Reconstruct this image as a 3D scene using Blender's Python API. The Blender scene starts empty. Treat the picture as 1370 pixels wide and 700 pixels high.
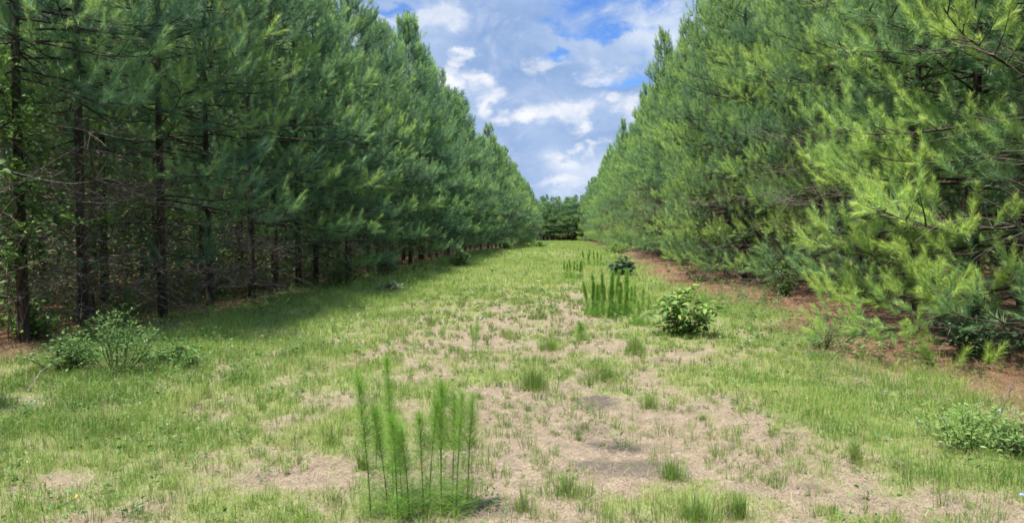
import bpy, math
import numpy as np

R = np.random.default_rng
C = bpy.data.collections.new("place")
scene = bpy.context.scene
scene.collection.children.link(C)
D2R = math.radians

# ------------------------------------------------------------------ camera maths
F_PX, CX, CY, HOR, VPX = 990.0, 685.0, 350.0, 312.0, 750.0
EYE = 1.6
YAW = math.atan((VPX - CX) / F_PX)
PITCH = math.atan((CY - HOR) / F_PX)


def at(px, py):
    """ground point (flat approximation) seen at a position of the photograph"""
    y = F_PX * EYE / (py - HOR)
    return np.array([(px - VPX) / F_PX * y, y])


# ------------------------------------------------------------------ noise
def _hash(ix, iy, seed):
    h = (ix.astype(np.int64) * 374761393 + iy.astype(np.int64) * 668265263 + seed * 982451653) & 0xFFFFFFFF
    h = ((h ^ (h >> 13)) * 1274126177) & 0xFFFFFFFF
    h = (h ^ (h >> 16)) & 0xFFFFFFFF
    return h / 4294967295.0


def vnoise(x, y, seed=0):
    x = np.asarray(x, float); y = np.asarray(y, float)
    ix = np.floor(x); iy = np.floor(y)
    fx = x - ix; fy = y - iy
    fx = fx * fx * (3 - 2 * fx); fy = fy * fy * (3 - 2 * fy)
    a = _hash(ix, iy, seed); b = _hash(ix + 1, iy, seed)
    c = _hash(ix, iy + 1, seed); d = _hash(ix + 1, iy + 1, seed)
    return (a * (1 - fx) + b * fx) * (1 - fy) + (c * (1 - fx) + d * fx) * fy


def fbm(x, y, seed=0, oct=4):
    s = 0; a = 1; t = 0
    for i in range(oct):
        s = s + a * vnoise(x * 2 ** i + 17.3 * i, y * 2 ** i - 9.1 * i, seed + i)
        t += a; a *= .5
    return s / t


def sstep(a, b, x):
    t = np.clip((x - a) / (b - a), 0, 1)
    return t * t * (3 - 2 * t)


def gz(x, y):
    x = np.asarray(x, float); y = np.asarray(y, float)
    far = np.exp(-(np.hypot(x, y) / 400.) ** 2)
    h = 0.07 * (fbm(x / 2.2, y / 2.2, 3, 4) - .5) + 0.22 * (fbm(x / 9., y / 9., 8, 2) - .5) * sstep(2, 10, y)
    h = h + .16 * np.exp(-((y - 62) / 16.) ** 2) * np.exp(-(x / 12.) ** 2)
    h = h + .10 * sstep(4.2, 7, x) * sstep(0, 6, y) + .08 * sstep(-5, -8, x)
    return h * far


# bare ground patches: (x, y, rx, ry, strength)
BARE = []
for px, py, rx, ry, s in [
    (640, 450, .9, 2.2, .55), (600, 480, .5, 1.2, .3), (768, 420, .45, 3.2, .75), (766, 392, .35, 3.5, .6), (760, 344, .5, 6, .5),
    (690, 600, .45, .8, .7), (650, 660, .5, .6, .7), (800, 560, .75, 1.1, .75), (830, 600, .5, .6, .6), (880, 620, .6, .5, .6),
    (900, 480, .6, 1.2, .5), (960, 560, .6, .7, .5), (1060, 640, .55, .4, .7), (1180, 670, .5, .3, .6), (1000, 600, .5, .45, .4),
    (440, 545, .4, .8, .45), (330, 640, .35, .4, .6), (420, 650, .4, .35, .5), (80, 665, .3, .2, .6), (550, 600, .4, .6, .4),
    (700, 530, .5, .8, .35), (950, 430, .35, 1.5, .3), (540, 460, .4, 1.5, .3), (640, 540, .4, .7, .55), (690, 680, .4, .4, .5),
]:
    p = at(px, py)
    BARE.append((p[0], p[1], rx, ry, s))
GREEN = []
for px, py, rx, ry, s in [
    (715, 500, .55, .55, .8), (810, 485, .55, .5, .7), (500, 560, .3, .4, .2), (730, 460, .4, .7, .5), (860, 665, .45, .3, .5), (940, 660, .35, .3, .5),
    (760, 650, .3, .3, .4), (1050, 510, .6, 1., .6), (1190, 560, .6, .6, .6), (1280, 620, .5, .4, .6), (200, 600, .7, .6, .5), (590, 520, .35, .4, .5),
]:
    p = at(px, py)
    GREEN.append((p[0], p[1], rx, ry, s))


def straw_f(x, y):
    """pine straw floor under the trees"""
    n = (fbm(x / 1.3, y / 1.3, 40, 3) - .5) * 2.2
    xl = -6.7 + .3 * sstep(20, 60, y) + .8 * sstep(60, 70, y)
    xr = 3.75 - .1 * sstep(8, 20, y) + .7 * sstep(25, 60, y)
    l = sstep(xl + .7, xl - 1.0, x + n * 1.1)
    r = sstep(xr - .7, xr + 1.1, x + n * 1.0)
    e = sstep(152, 156, y)
    return np.clip(np.maximum(np.maximum(l, r), e), 0, 1)


def cover(x, y):
    """grass cover 0..1"""
    x = np.asarray(x, float); y = np.asarray(y, float)
    b = .78 + .26 * sstep(9, 30, y)
    b = b + .12 * sstep(1.5, 3.5, np.abs(x + .4))
    strip = .44 * np.exp(-np.abs((x - .35 + .10 * (y - 5)) / (1.5 - .035 * y).clip(.45, 2)) ** 3) * sstep(24, 13, y)
    strip = strip + .22 * np.exp(-((x - 2.0) / .9) ** 2 - ((y - 4.6) / 1.5) ** 2) + .08 * np.exp(-((x + 1.8) / .7) ** 2 - ((y - 5.0) / 1.8) ** 2)
    b = b - strip
    for (cx, cy, rx, ry, s) in BARE:
        b = b - .88 * s * np.exp(-((x - cx) / rx) ** 2 - ((y - cy) / ry) ** 2)
    for (cx, cy, rx, ry, s) in GREEN:
        b = b + s * np.exp(-((x - cx) / rx) ** 2 - ((y - cy) / ry) ** 2)
    n = (fbm(x / .8, y / .95, 21, 4) - .5) * 1.4 + (fbm(x / .33, y / .38, 29, 3) - .5) * 2.3 + (fbm(x / .14, y / .16, 25, 2) - .5) * 1.4
    amp = 1 - .55 * sstep(14, 40, y)
    c = sstep(.05, 1.0, b + n * .62 * amp)
    return c * (1 - .86 * straw_f(x, y))


def stain_f(X, Y):
    """dark damp spots on the bare soil"""
    st = np.zeros_like(X)
    for px, py, rx, ry, s in [(822, 597, .26, .16, 1.), (830, 622, .34, .16, .7), (800, 535, .2, .4, .8), (785, 575, .2, .2, .6), (850, 632, .4, .12, .6),
                              (640, 690, .25, .1, .6), (150, 652, .15, .09, .9), (140, 630, .15, .08, .8), (790, 500, .2, .4, .5), (1185, 612, .16, .12, .7)]:
        p = at(px, py)
        d = ((X - p[0]) / rx) ** 2 + ((Y - p[1]) / ry) ** 2 + (fbm(X / .13, Y / .13, 77, 3) - .5) * 2.4
        st = np.maximum(st, s * sstep(1.4, .3, d))
    return st


# ------------------------------------------------------------------ mesh buffers
class MB:
    def __init__(s):
        s.v = []; s.f = []; s.t = []; s.m = []; s.n = 0

    def add(s, v, f, tint=0.5, mat=0):
        v = np.asarray(v, np.float32).reshape(-1, 3); f = np.asarray(f, np.int64).reshape(-1, 3)
        s.v.append(v); s.f.append(f + s.n)
        t = np.asarray(tint, np.float32)
        s.t.append(np.full(len(v), t, np.float32) if t.ndim == 0 else t.reshape(-1))
        s.m.append(np.full(len(f), mat, np.int32))
        s.n += len(v)

    def tube(s, pts, rad, k=4, tint=0.5, mat=0):
        pts = np.asarray(pts, float); n = len(pts)
        rad = np.broadcast_to(np.asarray(rad, float), (n,))
        tg = np.gradient(pts, axis=0)
        tg /= np.linalg.norm(tg, axis=1, keepdims=True) + 1e-9
        m = np.abs(tg.mean(0))
        ref = np.zeros(3); ref[int(np.argmin(m))] = 1
        a = np.cross(tg, ref); a /= np.linalg.norm(a, axis=1, keepdims=True) + 1e-9
        b = np.cross(tg, a)
        th = np.arange(k) * 2 * math.pi / k
        v = pts[:, None, :] + rad[:, None, None] * (a[:, None, :] * np.cos(th)[None, :, None] + b[:, None, :] * np.sin(th)[None, :, None])
        i = np.arange(n - 1)[:, None] * k; j = np.arange(k)[None, :]; j2 = (j + 1) % k
        q = np.stack([i + j, i + j2, i + k + j2, i + k + j], -1).reshape(-1, 4)
        s.add(v.reshape(-1, 3), np.concatenate([q[:, [0, 1, 2]], q[:, [0, 2, 3]]]), tint, mat)

    def build(s, name, mats, parent=None, smooth=True):
        me = bpy.data.meshes.new(name)
        if s.n:
            v = np.concatenate(s.v); f = np.concatenate(s.f).astype(np.int32); t = np.concatenate(s.t); m = np.concatenate(s.m)
            me.vertices.add(len(v)); me.vertices.foreach_set("co", v.ravel())
            me.loops.add(len(f) * 3); me.loops.foreach_set("vertex_index", f.ravel())
            me.polygons.add(len(f)); me.polygons.foreach_set("loop_start", np.arange(len(f), dtype=np.int32) * 3)
            me.polygons.foreach_set("material_index", m)
            me.polygons.foreach_set("use_smooth", np.full(len(f), smooth))
            at_ = me.attributes.new("tint", 'FLOAT', 'POINT'); at_.data.foreach_set("value", t)
            me.update(calc_edges=True)
        for mm in (mats if isinstance(mats, (list, tuple)) else [mats]):
            me.materials.append(mm)
        o = bpy.data.objects.new(name, me)
        C.objects.link(o)
        if parent is not None:
            o.parent = parent
        return o


def empty(name, loc, rz=0.0, label=None, cat=None, group=None):
    o = bpy.data.objects.new(name, None); C.objects.link(o)
    o.empty_display_size = .1
    o.location = loc; o.rotation_euler = (0, 0, rz)
    tag(o, label, cat, group)
    return o


def tag(o, label=None, cat=None, group=None, kind=None):
    if label: o["label"] = label
    if cat: o["category"] = cat
    if group: o["group"] = group
    if kind: o["kind"] = kind
    return o


def unit(v):
    return v / (np.linalg.norm(v, axis=-1, keepdims=True) + 1e-9)


# ------------------------------------------------------------------ materials
def new_mat(name):
    m = bpy.data.materials.new(name); m.use_nodes = True
    nt = m.node_tree; nt.nodes.clear()
    return m, nt, nt.nodes, nt.links


def ramp(nd, stops, interp='LINEAR'):
    r = nd.new("ShaderNodeValToRGB"); cr = r.color_ramp; cr.interpolation = interp
    while len(cr.elements) > 1: cr.elements.remove(cr.elements[-1])
    cr.elements[0].position = stops[0][0]; cr.elements[0].color = (*stops[0][1], 1)
    for p, c in stops[1:]:
        e = cr.elements.new(p); e.color = (*c, 1)
    return r


def leaf_mat(name, stops, transl=.35, rough=.5, spec=.3, objvar=.25):
    m, nt, nd, lk = new_mat(name)
    a = nd.new("ShaderNodeAttribute"); a.attribute_name = "tint"
    r = ramp(nd, stops); lk.new(a.outputs["Fac"], r.inputs[0])
    oi = nd.new("ShaderNodeObjectInfo")
    hs = nd.new("ShaderNodeHueSaturation")
    mr = nd.new("ShaderNodeMapRange"); mr.inputs[3].default_value = 1 - objvar; mr.inputs[4].default_value = 1 + objvar
    lk.new(oi.outputs["Random"], mr.inputs[0]); lk.new(mr.outputs[0], hs.inputs["Value"])
    lk.new(r.outputs[0], hs.inputs["Color"])
    p = nd.new("ShaderNodeBsdfPrincipled"); p.inputs["Roughness"].default_value = rough
    p.inputs["Specular IOR Level"].default_value = spec
    lk.new(hs.outputs[0], p.inputs["Base Color"])
    t = nd.new("ShaderNodeBsdfTranslucent")
    h2 = nd.new("ShaderNodeHueSaturation"); h2.inputs["Hue"].default_value = .485; h2.inputs["Value"].default_value = 1.25
    lk.new(hs.outputs[0], h2.inputs["Color"]); lk.new(h2.outputs[0], t.inputs["Color"])
    mx = nd.new("ShaderNodeMixShader"); mx.inputs[0].default_value = transl
    lk.new(p.outputs[0], mx.inputs[1]); lk.new(t.outputs[0], mx.inputs[2])
    o = nd.new("ShaderNodeOutputMaterial"); lk.new(mx.outputs[0], o.inputs[0])
    return m


def wood_mat(name, c1, c2, scale=30, zs=.25, bump=.4):
    m, nt, nd, lk = new_mat(name)
    tc = nd.new("ShaderNodeTexCoord")
    mp = nd.new("ShaderNodeMapping"); mp.inputs["Scale"].default_value = (1, 1, zs)
    lk.new(tc.outputs["Object"], mp.inputs[0])
    n = nd.new("ShaderNodeTexNoise"); n.inputs["Scale"].default_value = scale; n.inputs["Detail"].default_value = 5
    lk.new(mp.outputs[0], n.inputs["Vector"])
    r = ramp(nd, [(.3, c1), (.7, c2)]); lk.new(n.outputs[0], r.inputs[0])
    p = nd.new("ShaderNodeBsdfPrincipled"); p.inputs["Roughness"].default_value = .9
    p.inputs["Specular IOR Level"].default_value = .15
    lk.new(r.outputs[0], p.inputs["Base Color"])
    b = nd.new("ShaderNodeBump"); b.inputs["Strength"].default_value = bump; b.inputs["Distance"].default_value = .02
    lk.new(n.outputs[0], b.inputs["Height"]); lk.new(b.outputs[0], p.inputs["Normal"])
    o = nd.new("ShaderNodeOutputMaterial"); lk.new(p.outputs[0], o.inputs[0])
    return m


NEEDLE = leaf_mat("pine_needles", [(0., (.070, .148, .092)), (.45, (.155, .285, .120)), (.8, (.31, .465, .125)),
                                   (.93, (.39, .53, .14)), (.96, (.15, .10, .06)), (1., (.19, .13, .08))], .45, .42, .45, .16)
BARK = wood_mat("pine_bark", (.018, .014, .012), (.075, .060, .05), 22, .3, .6)
DEADWOOD = wood_mat("dead_grey_wood", (.06, .05, .042), (.20, .17, .148), 14, 1, .2)
GRASS = leaf_mat("grass_blades", [(0., (.075, .158, .030)), (.35, (.167, .286, .053)), (.62, (.290, .396, .092)),
                                  (.8, (.317, .290, .141)), (.9, (.352, .286, .194)), (1., (.422, .352, .273))], .35, .5, .3, 0)
WEED = leaf_mat("weed_leaves", [(0., (.041, .099, .027)), (.5, (.090, .180, .045)), (1., (.171, .279, .072))], .35, .45, .35, .1)
FENNEL = leaf_mat("feathery_green", [(0., (.085, .21, .035)), (.5, (.165, .33, .055)), (1., (.27, .43, .09))], .4, .5, .3, .08)
SHRUB = leaf_mat("shrub_leaves", [(0., (.04, .11, .03)), (.5, (.12, .23, .055)), (.8, (.26, .37, .08)), (1., (.40, .37, .10))], .3, .42, .35, .1)
DARKSHRUB = leaf_mat("dark_glossy_leaves", [(0., (.02, .05, .024)), (.5, (.04, .095, .04)), (1., (.09, .15, .07))], .2, .45, .3, .1)
PALELEAF = leaf_mat("pale_green_leaves", [(0., (.063, .117, .045)), (.5, (.117, .189, .081)), (1., (.216, .279, .153))], .3, .4, .5, .1)
STEMG = leaf_mat("green_stem", [(0., (.05, .09, .025)), (1., (.12, .17, .06))], .0, .5, .3, .1)
STEMB = wood_mat("brown_stem", (.06, .045, .03), (.16, .12, .08), 40, .4, .2)
PETAL = leaf_mat("blue_petals", [(0., (.22, .33, .75)), (1., (.36, .47, .88))], .3, .5, .2, 0)
YLEAF = leaf_mat("yellow_dead_leaf", [(0., (.5, .33, .07)), (1., (.6, .42, .12))], .2, .5, .2, 0)
STRAWM = leaf_mat("pine_straw", [(0., (.072, .034, .021)), (.5, (.176, .096, .058)), (1., (.288, .184, .120))], .1, .6, .2, 0)


def ground_mat():
    m, nt, nd, lk = new_mat("field_soil_and_thatch")
    tc = nd.new("ShaderNodeTexCoord")

    def attr(n):
        a = nd.new("ShaderNodeAttribute"); a.attribute_name = n; return a.outputs["Fac"]

    def noise(sc, det=4, rough=.55, vec=None, dist=0):
        n = nd.new("ShaderNodeTexNoise"); n.inputs["Scale"].default_value = sc; n.inputs["Detail"].default_value = det
        n.inputs["Roughness"].default_value = rough; n.inputs["Distortion"].default_value = dist
        lk.new(vec or tc.outputs["Object"], n.inputs["Vector"]); return n.outputs[0]

    def mix(f, a, b):
        x = nd.new("ShaderNodeMix"); x.data_type = 'RGBA'
        lk.new(f, x.inputs[0]); lk.new(a, x.inputs[6]); lk.new(b, x.inputs[7]); return x.outputs[2]

    def mth(op, a, b=None, c=None):
        x = nd.new("ShaderNodeMath"); x.operation = op
        for i, q in enumerate((a, b, c)):
            if q is None: continue
            if isinstance(q, (int, float)): x.inputs[i].default_value = q
            else: lk.new(q, x.inputs[i])
        return x.outputs[0]

    fine = noise(70, 6, .7); mid = noise(7, 5, .6); big = noise(1.1, 3)
    # dry thatch: tan-pink straw with darker humus between
    th = ramp(nd, [(.30, (.068, .050, .040)), (.43, (.176, .134, .101)), (.56, (.300, .240, .178)), (.72, (.400, .340, .280))]); lk.new(fine, th.inputs[0])
    soil = ramp(nd, [(.3, (.128, .094, .074)), (.7, (.248, .196, .160))]); lk.new(noise(40, 6, .7), soil.inputs[0])
    msk = ramp(nd, [(.42, (0, 0, 0)), (.58, (1, 1, 1))]); lk.new(mid, msk.inputs[0])
    bare = mix(msk.outputs[0], th.outputs[0], soil.outputs[0])
    dk = ramp(nd, [(.54, (0, 0, 0)), (.70, (1, 1, 1))]); lk.new(noise(3.1, 5, .65, None, .6), dk.inputs[0])
    dark = ramp(nd, [(.3, (.044, .036, .032)), (.7, (.120, .096, .080))]); lk.new(fine, dark.inputs[0])
    bare = mix(mth('MULTIPLY', dk.outputs[0], .75), bare, dark.outputs[0])
    stain = ramp(nd, [(.3, (.030, .026, .025)), (.7, (.095, .082, .075))]); lk.new(fine, stain.inputs[0])
    bare = mix(attr("stain"), bare, stain.outputs[0])
    grn = ramp(nd, [(.3, (.070, .084, .024)), (.5, (.158, .202, .057)), (.7, (.282, .308, .114))]); lk.new(fine, grn.inputs[0])
    lit = ramp(nd, [(.3, (.068, .036, .024)), (.5, (.160, .092, .060)), (.7, (.272, .180, .128))]); lk.new(noise(45, 6, .75), lit.inputs[0])
    gf = mth('MULTIPLY_ADD', mth('SUBTRACT', mid, .5), 1.2, attr("cover"))
    gf = mth('MULTIPLY', mth('SMOOTH_MIN', mth('MAXIMUM', gf, 0.0), 1.0, .1), .85)
    col = mix(gf, bare, grn.outputs[0])
    sf = mth('MULTIPLY_ADD', mth('SUBTRACT', noise(5, 5, .7), .5), 1.0, attr("straw"))
    sr = ramp(nd, [(.25, (0, 0, 0)), (.7, (1, 1, 1))]); lk.new(sf, sr.inputs[0])
    col = mix(sr.outputs[0], col, lit.outputs[0])
    p = nd.new("ShaderNodeBsdfPrincipled"); p.inputs["Roughness"].default_value = .95; p.inputs["Specular IOR Level"].default_value = .1
    lk.new(col, p.inputs["Base Color"])
    b = nd.new("ShaderNodeBump"); b.inputs["Strength"].default_value = .7; b.inputs["Distance"].default_value = .03
    lk.new(mth('ADD', fine, mth('MULTIPLY', mid, 1.5)), b.inputs["Height"]); lk.new(b.outputs[0], p.inputs["Normal"])
    o = nd.new("ShaderNodeOutputMaterial"); lk.new(p.outputs[0], o.inputs[0])
    return m


# ------------------------------------------------------------------ ground sheet
def axis(fine0, fine1, step, lo, hi, grow=1.14):
    a = list(np.arange(fine0, fine1 + 1e-6, step))
    s = step; x = a[-1]
    while x < hi: s *= grow; x += s; a.append(min(x, hi))
    s = step; x = a[0]; pre = []
    while x > lo: s *= grow; x -= s; pre.append(max(x, lo))
    return np.array(pre[::-1] + a)


def make_ground():
    xs = axis(-7.5, 6.5, .075, -1500, 1500); ys = axis(3, 17, .075, -600, 2500, 1.035)
    X, Y = np.meshgrid(xs, ys)
    Z = gz(X, Y)
    near = sstep(20, 12, Y) * sstep(2, 4, Y)
    Z = Z + near * .02 * (fbm(X / .16, Y / .16, 60, 3) - .5) * 2
    nx, ny = len(xs), len(ys)
    v = np.stack([X, Y, Z], -1).reshape(-1, 3)
    i = (np.arange(ny - 1)[:, None] * nx + np.arange(nx - 1)[None, :]).ravel()
    f = np.concatenate([np.stack([i, i + 1, i + nx + 1], -1), np.stack([i, i + nx + 1, i + nx], -1)])
    mb = MB(); mb.add(v, f)
    o = mb.build("ground", ground_mat())
    me = o.data
    st = stain_f(X, Y)
    for nm, arr in (("cover", cover(X, Y)), ("straw", straw_f(X, Y)), ("stain", st)):
        a = me.attributes.new(nm, 'FLOAT', 'POINT'); a.data.foreach_set("value", arr.astype(np.float32).ravel())
    tag(o, "field ground of dry thatch, bare soil and pine straw", "ground", None, "structure")


make_ground()


# ------------------------------------------------------------------ grass, thatch, straw, weeds (stuff)
def in_view(x, y, m=1.5):
    return (x > -.80 * y - m) & (x < .61 * y + m) & (y > 2.6)


def blades(mb, x, y, h, w, lean, tint, rg, seg=2, az=None, z=None):
    n = len(x)
    z = gz(x, y) - .004 if z is None else z
    az = rg.uniform(0, 2 * math.pi, n) if az is None else az
    fa = rg.uniform(0, 2 * math.pi, n)
    b = np.stack([x, y, z], -1)
    d = np.stack([np.cos(az) * lean, np.sin(az) * lean, np.zeros(n)], -1)
    s = np.stack([np.cos(fa), np.sin(fa), np.zeros(n)], -1) * (w / 2)[:, None]
    up = np.zeros((n, 3)); up[:, 2] = 1
    hh = h[:, None]
    tip = b + up * hh * np.sqrt(np.maximum(.04, 1 - np.minimum(lean, .98)[:, None] ** 2)) + d * hh
    if seg == 1:
        v = np.stack([b - s, b + s, tip], 1)
        f = np.arange(n * 3).reshape(n, 3)
        mb.add(v, f, np.repeat(tint, 3))
    else:
        mid = b + up * hh * .58 + d * hh * .28
        v = np.stack([b - s, b + s, mid - s * .75, mid + s * .75, tip], 1)
        k = np.arange(n)[:, None] * 5
        f = np.concatenate([k + np.array([[0, 1, 3]]), k + np.array([[0, 3, 2]]), k + np.array([[2, 3, 4]])])
        mb.add(v, f, np.repeat(tint, 5))


def make_grass():
    rg = R(5)
    mb = MB()
    # (y0, y1, density per m2, width, height, segments)
    for y0, y1, dens, w, h, seg in [(2.8, 6.5, 5200, .0030, .075, 2), (6.5, 11, 3000, .0042, .085, 2), (11, 20, 1250, .007, .09, 1),
                                    (20, 45, 330, .016, .11, 1), (45, 150, 60, .04, .14, 1)]:
        xa, xb = -min(.8 * y1 + 1, 8.), min(.61 * y1 + 1, 7.)
        n = int((xb - xa) * (y1 - y0) * dens)
        x = rg.uniform(xa, xb, n); y = rg.uniform(y0, y1, n)
        k = in_view(x, y, .6); x = x[k]; y = y[k]
        c = cover(x, y)
        # clumping
        cl = fbm(x / .12, y / .12, 91, 2)
        k = rg.random(len(x)) < c ** 1.3 * np.clip(.35 + 1.5 * (cl - .25), .1, 1)
        x = x[k]; y = y[k]; c = c[k]
        n = len(x)
        hv = fbm(x / .8, y / .8, 95, 3)
        hh = h * rg.uniform(.4, 1.4, n) * (.2 + 1.65 * hv) * (.5 + .65 * c)
        hh = hh * (1 + .7 * sstep(2.6, 5.0, np.abs(x + .3)))
        dry = fbm(x / .7, y / .7, 99, 3)
        tint = np.clip(.36 + .85 * (dry - .28) + .28 * (.7 - c) + rg.normal(0, .13, n), 0, .78)
        # deeper green along both edges
        tint = np.clip(tint - .16 * sstep(2.2, 4.5, np.abs(x + .3)) * sstep(30, 10, y), 0, 1)
        isdry = rg.random(n) < (.09 + .26 * (1 - c))
        tint = np.where(isdry, rg.uniform(.78, 1, n), tint)
        blades(mb, x, y, hh, w * rg.uniform(.6, 1.4, n), rg.uniform(.05, .8, n), tint, rg, seg)
    n = 900
    x = rg.uniform(-7, 5, n); y = 3 + 22 * rg.random(n) ** 1.4
    k = in_view(x, y, .5) & (rg.random(n) < cover(x, y) * (.3 + .7 * sstep(1.5, 4, np.abs(x)))); x = x[k]; y = y[k]; n = len(x)
    blades(mb, x, y, rg.uniform(.12, .34, n), .0026 * np.clip(y / 5, 1, 5), rg.uniform(.05, .6, n), rg.uniform(.5, 1, n), rg, 2)
    # little sprigs growing out of the thatch
    n = 17000
    y = 2.8 + 18 * rg.random(n) ** 1.4; x = rg.uniform(-7, 5.5, n)
    k = in_view(x, y, .5) & (straw_f(x, y) < .5) & (rg.random(n) < 1.1 - .6 * cover(x, y)) & (fbm(x / .4, y / .4, 143, 3) > .44)
    x = x[k]; y = y[k]; n = len(x)
    per = 16
    sz = rg.uniform(.45, 1.75, n) ** 1.5
    a = rg.uniform(0, 6.283, n * per); r = np.repeat(.022 * sz, per) * np.sqrt(rg.random(n * per))
    X = np.repeat(x, per) + r * np.cos(a); Y = np.repeat(y, per) + r * np.sin(a)
    tn = np.clip(np.repeat(rg.uniform(.0, .6, n), per) + rg.normal(0, .09, n * per), 0, .8)
    tn = np.where(rg.random(n * per) < .12, rg.uniform(.8, 1, n * per), tn)
    blades(mb, X, Y, np.repeat(.065 * sz, per) * rg.uniform(.5, 1.2, n * per), np.repeat(.0036 * np.clip(y / 6, 1, 4), per), np.abs(rg.normal(0, .55, n * per)).clip(.05, .95), tn, rg, 2, az=a)
    tag(mb.build("grass", GRASS, smooth=False), "short patchy green grass covering the open lane", "grass", None, "stuff")

    # dry thatch strands lying on the bare patches
    mb = MB()
    for y0, y1, dens, w, L in [(2.8, 7, 2600, .0028, .085), (7, 14, 900, .005, .11), (14, 40, 70, .012, .2)]:
        xa, xb = -min(.8 * y1 + 1, 7.), min(.61 * y1 + 1, 6.)
        n = int((xb - xa) * (y1 - y0) * dens)
        x = rg.uniform(xa, xb, n); y = rg.uniform(y0, y1, n)
        k = in_view(x, y, .6) & (rg.random(n) < (1.02 - cover(x, y) * .9) * (1 - straw_f(x, y)) * (1 - .85 * stain_f(x, y)) * (.25 + .9 * fbm(x / .3, y / .3, 33, 3)))
        x = x[k]; y = y[k]; n = len(x)
        L_ = L * rg.uniform(.4, 1.5, n)
        lean = rg.uniform(.90, .985, n)
        blades(mb, x, y, L_, w * rg.uniform(.6, 1.4, n), lean, rg.uniform(.80, 1, n), rg, 1, z=gz(x, y) + rg.uniform(.0, .018, n))
    tag(mb.build("dry_thatch", GRASS, smooth=False), "pale dry grass straw lying on the bare patches", "thatch", None, "stuff")

    # fallen pine straw
    mb = MB()
    for y0, y1, dens, w, L in [(5, 14, 900, .004, .16), (14, 40, 160, .01, .22)]:
        n = int(22 * (y1 - y0) * dens)
        x = rg.uniform(-13, 10, n); y = rg.uniform(y0, y1, n)
        k = in_view(x, y, .6) & (rg.random(n) < straw_f(x, y) * .9)
        x = x[k]; y = y[k]; n = len(x)
        blades(mb, x, y, L * rg.uniform(.5, 1.2, n), w * rg.uniform(.6, 1.4, n), rg.uniform(.88, .985, n), rg.random(n), rg, 1, z=gz(x, y) + rg.uniform(.0, .03, n))
    for y0, y1, dens, w, L in [(2.8, 8, 160, .0035, .06), (8, 18, 40, .008, .1)]:    # dark litter strewn over the lane
        n = int(13 * (y1 - y0) * dens)
        x = rg.uniform(-7, 6, n); y = rg.uniform(y0, y1, n)
        k = in_view(x, y, .6) & (fbm(x / .5, y / .5, 151, 3) > .46)
        x = x[k]; y = y[k]; n = len(x)
        blades(mb, x, y, L * rg.uniform(.4, 1.4, n), w * rg.uniform(.6, 1.6, n), rg.uniform(.8, .985, n), rg.random(n) * .5, rg, 1, z=gz(x, y) + rg.uniform(.005, .03, n))
    tag(mb.build("pine_straw", STRAWM, smooth=False), "reddish brown fallen pine needles under the trees", "pine straw", None, "stuff")


make_grass()

LEAF_S = np.array([[0, 0], [.28, .5], [.28, 0], [.28, -.5], [.65, .42], [.65, 0], [.65, -.42], [1, 0]])
LEAF_F = np.array([[0, 3, 2], [0, 2, 1], [1, 2, 5], [1, 5, 4], [2, 3, 6], [2, 6, 5], [4, 5, 7], [5, 6, 7]])


def leaves(mb, P, Dir, L, W, tint, rg, fold=.25, droop=.25, roll=None, mat=0):
    """elliptic leaves with a fold along the midrib; P (n,3), Dir (n,3)"""
    n = len(P)
    Dir = unit(Dir)
    up = np.tile([0, 0, 1.], (n, 1)) + rg.normal(0, .45, (n, 3))
    s = unit(np.cross(Dir, up)); nrm = unit(np.cross(s, Dir))
    L = np.broadcast_to(L, (n,)); W = np.broadcast_to(W, (n,))
    a = LEAF_S[None, :, 0, None]; b = LEAF_S[None, :, 1, None]
    v = P[:, None] + Dir[:, None] * (a * L[:, None, None]) + s[:, None] * (b * W[:, None, None]) \
        + nrm[:, None] * (np.abs(b) * fold * W[:, None, None]) - np.array([0, 0, 1.]) * (a ** 2 * droop * L[:, None, None])
    f = (np.arange(n)[:, None, None] * 8 + LEAF_F[None]).reshape(-1, 3)
    mb.add(v.reshape(-1, 3), f, np.repeat(tint, 8), mat)


def make_weeds():
    rg = R(77)
    mb = MB()
    for y0, y1, dens, L in [(3, 9, 46, .036), (9, 22, 22, .055), (22, 60, 4, .12)]:
        n = int(18 * (y1 - y0) * dens)
        x = rg.uniform(-9.5, 7.5, n); y = rg.uniform(y0, y1, n)
        wgt = np.exp(-((x + 5.9) / 1.5) ** 2) * 1.3 + 1.2 * np.exp(-((x + 8.2) / 1.3) ** 2) * sstep(34, 24, y) + .35 * sstep(-1.6, -3.2, x) * sstep(12, 6, y) + np.exp(-((x - 3.2 - .09 * (y - 5)) / .8) ** 2) * .9 + .06
        wgt = wgt * np.clip(3.0 * (fbm(x / .9, y / .9, 121, 3) - .33), 0, 1.2)
        k = in_view(x, y, .6) & (rg.random(n) < wgt)
        x = x[k]; y = y[k]; n = len(x)
        per = 13
        X = np.repeat(x, per); Y = np.repeat(y, per); N = n * per
        hh = np.repeat(rg.uniform(.06, .24, n) * (.5 + 1.2 * fbm(x / 1.1, y / 1.1, 130, 2)), per)
        tt = rg.random(N)
        P = np.stack([X + rg.normal(0, .02, N) * (1 + 2 * tt), Y + rg.normal(0, .02, N) * (1 + 2 * tt), gz(X, Y) + hh * tt * .9], -1)
        az = rg.uniform(0, 6.283, N); el = rg.uniform(-.1, .9, N)
        Dv = np.stack([np.cos(az) * np.cos(el), np.sin(az) * np.cos(el), np.sin(el)], -1)
        tn = np.clip(np.repeat(rg.uniform(.1, .9, n), per) + rg.normal(0, .12, N), 0, 1)
        LL = L * rg.uniform(.6, 1.5, N)
        leaves(mb, P, Dv, LL, LL * rg.uniform(.28, .5, N), tn, rg)
    tag(mb.build("low_weeds", WEED, smooth=False), "low leafy weeds along both edges of the grass lane", "weeds", None, "stuff")


make_weeds()


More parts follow.
